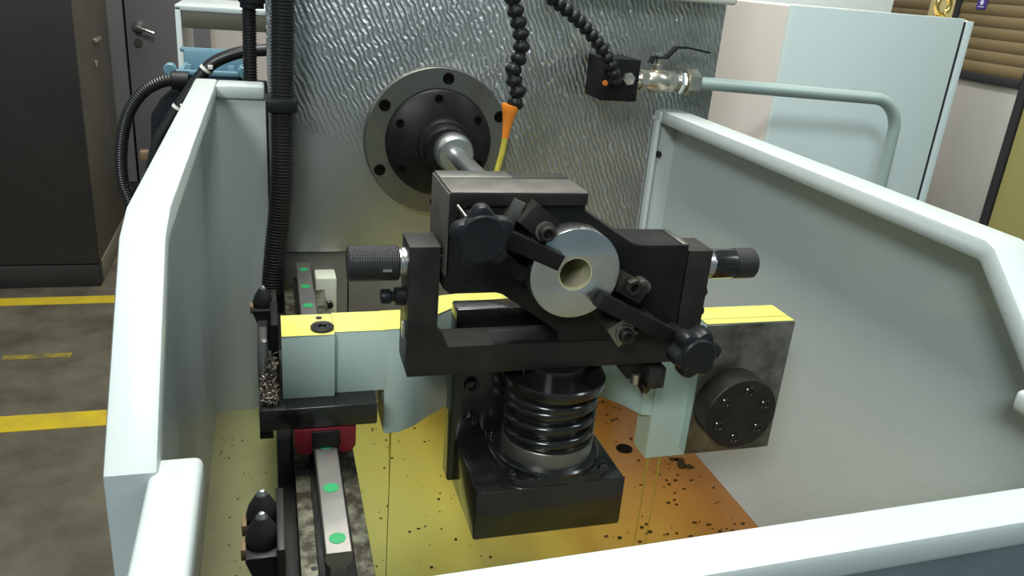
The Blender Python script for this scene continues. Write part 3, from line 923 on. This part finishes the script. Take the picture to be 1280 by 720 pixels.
# ================================================================== CONDUITS AND HOSES
def resample(path, step):
    out, need = [path[0]], step
    for a, b in zip(path[:-1], path[1:]):
        L = (b - a).length
        pos = 0.0
        while L - pos >= need:
            pos += need
            out.append(a.lerp(b, pos / L))
            need = step
        need -= (L - pos)
    return out


def corrugated(name, parent, pts, r, pitch, depth, material='conduit'):
    path = resample(catmull(pts, 0.004), pitch / 4)
    return link(name, bm_tube(new_bm(), path, lambda i: (r, r, r - depth, r - depth)[i % 4], 18), material, parent, smooth=50)


CON = thing('corrugated_conduit', 'thick black corrugated conduit hanging down the headstock plate', 'conduit', (0.01, -0.05, 1.0))
corrugated('conduit_tube', CON, [(0.029, -0.045, 1.80), (0.026, -0.045, 1.62), (0.025, -0.046, 1.50), (0.021, -0.048, 1.38), (0.017, -0.05, 1.24), (0.004, -0.052, 1.12), (-0.0015, -0.053, 1.06), (-0.004, -0.055, 1.0), (-0.004, -0.057, 0.82)], 0.0185, 0.0052, 0.0022)
box('clip', 'plastic', CON, -0.004, 0.045, -0.072, -0.003, 1.367, 1.388, 0.004)

C2 = thing('vertical_conduit', 'black corrugated conduit rising behind the tub rim', 'conduit', (-0.028, 0.15, 0.0))
corrugated('conduit_tube', C2, [(-0.030, 0.15, 0.004), (-0.030, 0.15, 0.8), (-0.030, 0.15, 1.15), (-0.029, 0.15, 1.39), (-0.027, 0.15, 1.51)], 0.0125, 0.0052, 0.0018)
lathe('conduit_fitting', 'plastic', C2, (-0.022, 0.15, 0), 'Z', [(0, 1.508), (0.020, 1.508), (0.020, 1.516), (0.0225, 1.517), (0.0225, 1.58), (0, 1.58)], 24)

H1 = thing('arched_hose', 'thick black corrugated hose arching down beside the blue crate', 'hose', (-0.262, 0.36, 0.0))
corrugated('hose_tube', H1, [(-0.170, 0.36, 1.350), (-0.200, 0.36, 1.346), (-0.238, 0.36, 1.322), (-0.268, 0.36, 1.275), (-0.284, 0.36, 1.210), (-0.287, 0.36, 1.145), (-0.276, 0.36, 1.095), (-0.262, 0.36, 1.0), (-0.262, 0.36, 0.6), (-0.262, 0.36, 0.004)], 0.0125, 0.005, 0.0014)
lathe('hose_coupling', 'plastic', H1, (0, 0.36, 1.350), 'X', [(0, -0.182), (0.016, -0.182), (0.018, -0.180), (0.018, -0.150), (0.012, -0.148), (0, -0.148)], 20)

H2 = thing('tied_hose', 'smooth black hose with pale cable ties rising behind the tub rim', 'hose', (-0.24, 0.30, 0.0))
tube('hose_tube', 'conduit', H2, catmull([(0.0195, 0.30, 1.425), (-0.045, 0.30, 1.417), (-0.094, 0.30, 1.397), (-0.118, 0.30, 1.374), (-0.147, 0.30, 1.335), (-0.187, 0.30, 1.274), (-0.212, 0.30, 1.225), (-0.235, 0.30, 1.1), (-0.24, 0.30, 0.9), (-0.24, 0.30, 0.004)], 0.01), 0.0115, 14)
for c, d in (((-0.112, 0.30, 1.381), (-0.62, 0, -0.78)), ((-0.166, 0.30, 1.306), (-0.54, 0, -0.84))):
    d = Vector(d).normalized()
    c = Vector(c)
    tube('cable_tie', 'tie', H2, [c - d * .003, c + d * .003], 0.0128, 14)
    bm = bm_box(new_bm(), c.x + .004, c.x + .013, c.y - .016, c.y - .008, c.z + .002, c.z + .010, .001)
    link('tie_head', bm, 'tie', H2)

# pump with rounded cap behind the tub
PU = thing('coolant_pump', 'black domed coolant pump standing behind the tub', 'pump', (-0.165, 0.42, 0.0))
lathe('pump_body', 'plastic', PU, (-0.165, 0.42, 0), 'Z', [(0, 0.9), (0.062, 0.9), (0.064, 1.12), (0.068, 1.16), (0.070, 1.22), (0.066, 1.270), (0.045, 1.305), (0.020, 1.328), (0, 1.33)], 32)
lathe('pump_stand', 'blue', PU, (-0.165, 0.42, 0), 'Z', [(0, 0.0), (0.075, 0.0), (0.075, 0.86), (0.07, 0.905), (0, 0.905)], 24)
box('terminal_block', 'wood', PU, -0.256, -0.238, 0.385, 0.41, 1.180, 1.200, 0.003)
box('flange_foot', 'blue', PU, -0.275, -0.20, 0.378, 0.44, 1.03, 1.110, 0.006)

# light blue crate
CRX0, CRX1, CRY0, CRY1 = -0.172, -0.050, 0.39, 0.55
CR = thing('plastic_crate', 'light blue open plastic crate with raised rim and corner lugs', 'crate', (-0.11, 0.47, 1.335))
box('crate_floor', 'crate', CR, CRX0 + .01, CRX1 - .01, CRY0 + .01, CRY1 - .01, 1.33, 1.337, 0.001)
for nm, b in (('crate_wall', (CRX0, CRX1, CRY0, CRY0 + .008, 1.33, 1.364)), ('crate_wall', (CRX0, CRX1, CRY1 - .008, CRY1, 1.33, 1.390)),
              ('crate_wall', (CRX0, CRX0 + .008, CRY0, CRY1, 1.33, 1.364)), ('crate_wall', (CRX1 - .008, CRX1, CRY0, CRY1, 1.33, 1.364))):
    box(nm, 'crate', CR, *b, 0.002)
box('crate_rim', 'crate', CR, CRX0 - .012, CRX1 + .010, CRY0 - .010, CRY0 + .002, 1.357, 1.368, 0.003)
box('crate_rim', 'crate', CR, CRX0 - .008, CRX1 + .008, CRY1 - .004, CRY1 + .008, 1.384, 1.394, 0.003)
for x in (CRX0 - .014, CRX1 + .004):
    lathe('corner_lug', 'crate', CR, (x, 0, 1.367), 'Y', [(0, CRY0 - .012), (0.010, CRY0 - .012), (0.012, CRY0 - .010), (0.012, CRY0 + .012), (0, CRY0 + .012)], 20)
for x in (CRX0 + .02, CRX1 - .02):
    box('crate_post', 'crate', CR, x - .006, x + .006, CRY0 + .002, CRY0 + .012, 1.34, 1.378, 0.002)
box('support_shelf', 'plastic', CR, -0.20, 0.0, 0.535, 0.56, 0.0, 1.33, 0.004)

# white hood frame
FRM = thing('sheet_hood', 'white sheet-metal hood with folded top standing behind the crate', 'hood', (-0.09, 0.75, 0.0))
box('side_panel', 'white', FRM, -0.190, -0.178, 0.60, 0.90, 0.0, 1.474, 0.002)
box('top_panel', 'white', FRM, -0.190, 0.15, 0.60, 0.90, 1.466, 1.478, 0.002)
box('fascia', 'lockerside', FRM, -0.176, 0.15, 0.602, 0.612, 1.430, 1.466, 0.001)

# ================================================================== COOLANT SUPPLY
VB = thing('coolant_manifold', 'black manifold block on the scraped plate with ball valve and bent grey pipe', 'valve', (0.59, -0.03, 1.40))
box('manifold_block', 'black', VB, 0.548, 0.616, -0.080, -0.003, 1.408, 1.479, 0.002)
bh = prism('hex_plug', 'brass', VB, 'Y', [hexagon(0.595, 1.4470, 0.0108, 0.2)], -0.088, -0.079, 0.001)
prism('orange_cap', 'orange', VB, 'Y', [circle(0.5533, 1.4380, 0.0048, 16)], -0.084, -0.079, 0.001)
for x, z in ((0.563, 1.420), (0.605, 1.419)):
    socket_screw(VB, (x, -0.080, z), 'Y', -1, 0.006, 0.003, 'black')
VY, VZ = -0.035, 1.4405
val = lathe('ball_valve', 'brass', VB, (0, VY, VZ), 'X', [(0, 0.614), (0.014, 0.614), (0.014, 0.640), (0.013, 0.645), (0.016, 0.650), (0.020, 0.662), (0.021, 0.672), (0.020, 0.684), (0.015, 0.694), (0.0155, 0.715), (0.0135, 0.718), (0.0135, 0.735), (0, 0.735)], 28)
prism('hex_collar', 'brass', val, 'X', [hexagon(VY, VZ, 0.0185, 0.3)], 0.638, 0.652, 0.001)
prism('hex_collar', 'brass', val, 'X', [hexagon(VY, VZ, 0.0185, 0.3)], 0.690, 0.706, 0.001)
prism('union_nut', 'steel', val, 'X', [hexagon(VY, VZ, 0.021, 0.1)], 0.713, 0.724, 0.001)
prism('union_nut', 'brass', val, 'X', [hexagon(VY, VZ, 0.024, 0.5)], 0.727, 0.752, 0.0015)
lathe('stem', 'brass', val, (0.670, VY, 0), 'Z', [(0, 1.455), (0.009, 1.455), (0.009, 1.468), (0.006, 1.470), (0.006, 1.484), (0, 1.484)], 18)
hd = prism('lever_handle', 'plastic', VB, 'Y', [[(0.656, 1.470), (0.660, 1.4795), (0.684, 1.4795), (0.702, 1.4985), (0.724, 1.4990), (0.766, 1.4930), (0.766, 1.4965), (0.724, 1.5025), (0.700, 1.5020), (0.681, 1.4830), (0.657, 1.4830), (0.652, 1.471)]], VY - 0.008, VY + 0.008, 0.0008)
prism('handle_nut', 'steel', hd, 'Z', [hexagon(0.670, VY, 0.0075)], 1.4825, 1.4885, 0.0006)
bend = [(0.748, VY, VZ)]
for t in range(0, 11):
    a = math.radians(9 * t)
    bend.append((1.145 + 0.065 * math.sin(a), VY, VZ - 0.013 - 0.065 + 0.065 * math.cos(a)))
bend += [(1.212, VY, 1.20), (1.212, VY, 0.004)]
tube('supply_pipe', 'pipe', VB, bend, 0.0118, 20)

# segmented coolant hose, looping over from the manifold to the spindle
LH = thing('segmented_hose', 'black ball-segment coolant hose with orange nozzle aimed at the spindle', 'hose', (0.585, -0.06, 1.455))
hp = [(0.5705, -0.083, 1.436), (0.5655, -0.091, 1.452), (0.551, -0.095, 1.475), (0.527, -0.098, 1.502), (0.492, -0.10, 1.533), (0.458, -0.105, 1.555), (0.430, -0.11, 1.572), (0.408, -0.115, 1.605), (0.390, -0.12, 1.622), (0.372, -0.12, 1.612),
      (0.3655, -0.12, 1.585), (0.368, -0.12, 1.560), (0.378, -0.12, 1.533), (0.386, -0.12, 1.505), (0.386, -0.12, 1.480), (0.377, -0.12, 1.456), (0.381, -0.12, 1.437), (0.3885, -0.12, 1.420), (0.3845, -0.12, 1.403), (0.377, -0.12, 1.394)]
fine = catmull(hp, 0.002)
acc = [0.0]
for a, b in zip(fine[:-1], fine[1:]):
    acc.append(acc[-1] + (b - a).length)
bead = bm_lathe(new_bm(), (0, 0, 0), 'Z', [(0, -0.0105), (0.0085, -0.0105), (0.0088, -0.0075), (0.0118, -0.005), (0.0138, -0.001), (0.0138, 0.002), (0.0118, 0.006), (0.0085, 0.0085), (0.0078, 0.0105), (0, 0.0105)], 18)
me = bpy.data.meshes.new('hose_bead')
bead.to_mesh(me); bead.free()
me.materials.append(M['plastic'])
for p in me.polygons:
    p.use_smooth = True
me.set_sharp_from_angle(angle=math.radians(50))
dist, idx = 0.008, 0
while dist < acc[-1] - 0.004:
    while acc[idx] < dist:
        idx += 1
    c = fine[idx]
    t = (fine[min(idx + 2, len(fine) - 1)] - fine[max(idx - 2, 0)]).normalized()
    o = bpy.data.objects.new('hose_bead', me)
    COL.objects.link(o)
    o.parent = LH
    o.location = c - LH.location
    o.rotation_euler = t.to_track_quat('Z', 'Y').to_euler()
    if c.x > 0.43:
        o.scale = (0.86, 0.86, 0.86)
        dist += 0.0155
    else:
        dist += 0.0185
bm = new_bm()
bm_tube(bm, [(0.3775, -0.12, 1.4015), (0.3768, -0.12, 1.397), (0.3760, -0.12, 1.388), (0.3745, -0.12, 1.374), (0.3730, -0.12, 1.358), (0.3722, -0.12, 1.346)], lambda i: (0.0140, 0.0146, 0.0118, 0.0086, 0.0066, 0.0056)[i], 20)
link('nozzle', bm, 'orange', LH)
tube('oil_jet', 'jet', LH, [(0.3724, -0.12, 1.35), (0.368, -0.125, 1.325), (0.356, -0.135, 1.285), (0.340, -0.148, 1.235)], 0.0053, 12)

# ================================================================== CONTROL CABINET
CAB = thing('control_cabinet', 'pale grey control cabinet behind the bent pipe', 'cabinet', (1.22, 0.3, 0.0))
box('body', 'cabsidelit', CAB, 0.999, 1.446, 0.092, 0.56, 0.0, 1.584, 0.003)
box('door_panel', 'cabinet', CAB, 0.999, 1.4215, 0.078, 0.091, 0.05, 1.586, 0.002)
box('door_gap', 'darkgap', CAB, 1.4215, 1.4295, 0.081, 0.0925, 0.05, 1.58, 0)
box('edge_strip', 'cabinet', CAB, 1.4295, 1.448, 0.078, 0.093, 0.05, 1.582, 0.002)
EY = thing('lifting_eye', 'gold-coloured lifting eye bolt on top of the pale cabinet', 'eye bolt', (1.386, 0.11, 1.584))
bm = new_bm()
n = 28
bm_tube(bm, [(1.386 + 0.0165 * math.cos(2 * PI * k / n), 0.11, 1.6095 + 0.019 * math.sin(2 * PI * k / n)) for k in range(n + 1)], 0.0058, 12)
link('ring', bm, 'gold', EY)
lathe('shank', 'gold', EY, (1.386, 0.11, 0), 'Z', [(0, 1.583), (0.0125, 1.583), (0.0125, 1.587), (0.006, 1.590), (0.006, 1.595), (0, 1.595)], 20)

WB = thing('white_cabinet', 'tall plain white cabinet standing behind the pale control cabinet', 'cabinet', (1.5, 0.95, 0.0))
box('body', 'greywall', WB, 1.10, 1.838, 0.81, 1.15, 0.0, 2.1, 0.004)
box('door_panel', 'greywall', WB, 1.11, 1.832, 0.797, 0.811, 0.06, 2.08, 0.003)

# ================================================================== NEIGHBOURING MACHINE
NM = thing('machine_enclosure', 'neighbouring machine enclosure with brown ribbed shutter and bright lower panel', 'machine', (2.6, 0.6, 0.0))
box('body', 'olive', NM, 2.215, 3.0, -0.4, 1.9, 0.0, 2.3, 0.01)
box('olive_panel', 'olive', NM, 2.198, 2.216, -0.2, 0.570, 0.0, 2.2, 0.004)
box('frame_post', 'darkgap', NM, 2.190, 2.217, 0.572, 0.600, 0.0, 2.2, 0.003)
box('bright_panel', 'bright', NM, 2.203, 2.216, 0.601, 0.915, 0.80, 1.394, 0.002)
box('frame_rail', 'darkgap', NM, 2.188, 2.217, 0.600, 0.915, 1.394, 1.420, 0.003)
box('frame_rail', 'darkgap', NM, 2.190, 2.217, 0.600, 0.915, 0.77, 0.80, 0.003)
box('yellow_post', 'post', NM, 2.185, 2.217, 0.935, 1.045, 0.0, 2.2, 0.006)
box('frame_post', 'darkgap', NM, 2.188, 2.217, 0.915, 0.935, 0.0, 2.2, 0.002)
z = 1.420
while z < 1.95:
    prism('shutter_slat', 'slat', NM, 'Y', [[(2.216, z), (2.2015, z), (2.197, z + .009), (2.197, z + .026), (2.2015, z + .035), (2.216, z + .035)]], 0.600, 0.915, 0)
    prism('shutter_slat', 'slat', NM, 'Y', [[(2.216, z), (2.2015, z), (2.197, z + .009), (2.197, z + .026), (2.2015, z + .035), (2.216, z + .035)]], 1.046, 1.9, 0)
    z += 0.035
st = box('sticker', 'purple', NM, 2.1945, 2.1968, 0.812, 0.850, 1.612, 1.662, 0)
prism('sticker_mark', 'stickerwhite', st, 'X', [star(0.831, 1.632, 0.009, 6, 0.004, 24)], 2.1935, 2.1946, 0)
prism('sticker_mark', 'stickerwhite', st, 'X', [[(0.82, 1.618), (0.842, 1.618), (0.842, 1.6205), (0.82, 1.6205)]], 2.1935, 2.1946, 0)

# ================================================================== DARK LOCKER
LK = thing('steel_locker', 'tall dark steel locker standing on the concrete floor by the yellow line', 'locker', (-1.5, 3.4, 0.0))
box('body', 'lockerside', LK, -2.3, -0.818, 2.74, 3.62, 0.115, 2.3, 0.006)
box('front_panel', 'lockerdark', LK, -2.29, -0.812, 2.715, 2.74, 0.120, 2.29, 0.004)
box('plinth', 'lockerdark', LK, -2.29, -0.815, 2.72, 2.80, 0.0, 0.114, 0.003)
box('side_plinth', 'kick', LK, -0.85, -0.813, 2.80, 3.60, 0.0, 0.105, 0.003)
box('side_latch', 'brass', LK, -0.818, -0.800, 3.14, 3.30, 1.118, 1.138, 0.004)
box('side_latch', 'brass', LK, -0.818, -0.806, 3.13, 3.16, 1.005, 1.035, 0.003)

# ================================================================== OIL DRIPS
for x, y, z, lab in ((0.127, -0.577, 1.0915, 'thin oil drip falling from the inner corner of the mint arm beside the rail'),
                     (0.463, -0.588, 1.0295, 'thin oil drip falling from the leg of the mint arm, beside the drain hole'),
                     (0.480, -0.588, 1.0295, 'thin oil drip falling from the leg of the mint arm, nearer the bolted hub')):
    o = tube('oil_drip', 'jet', None, [(x, y, z), (x + .0006, y, z - .08), (x, y + .0005, z - .17), (x + .0004, y, 0.8035)], lambda i: (0.0014, 0.0006, 0.0005, 0.0008)[i], 8)
    tag(o, lab, 'oil drip', 'oil drips from the arm')
    recenter(o)
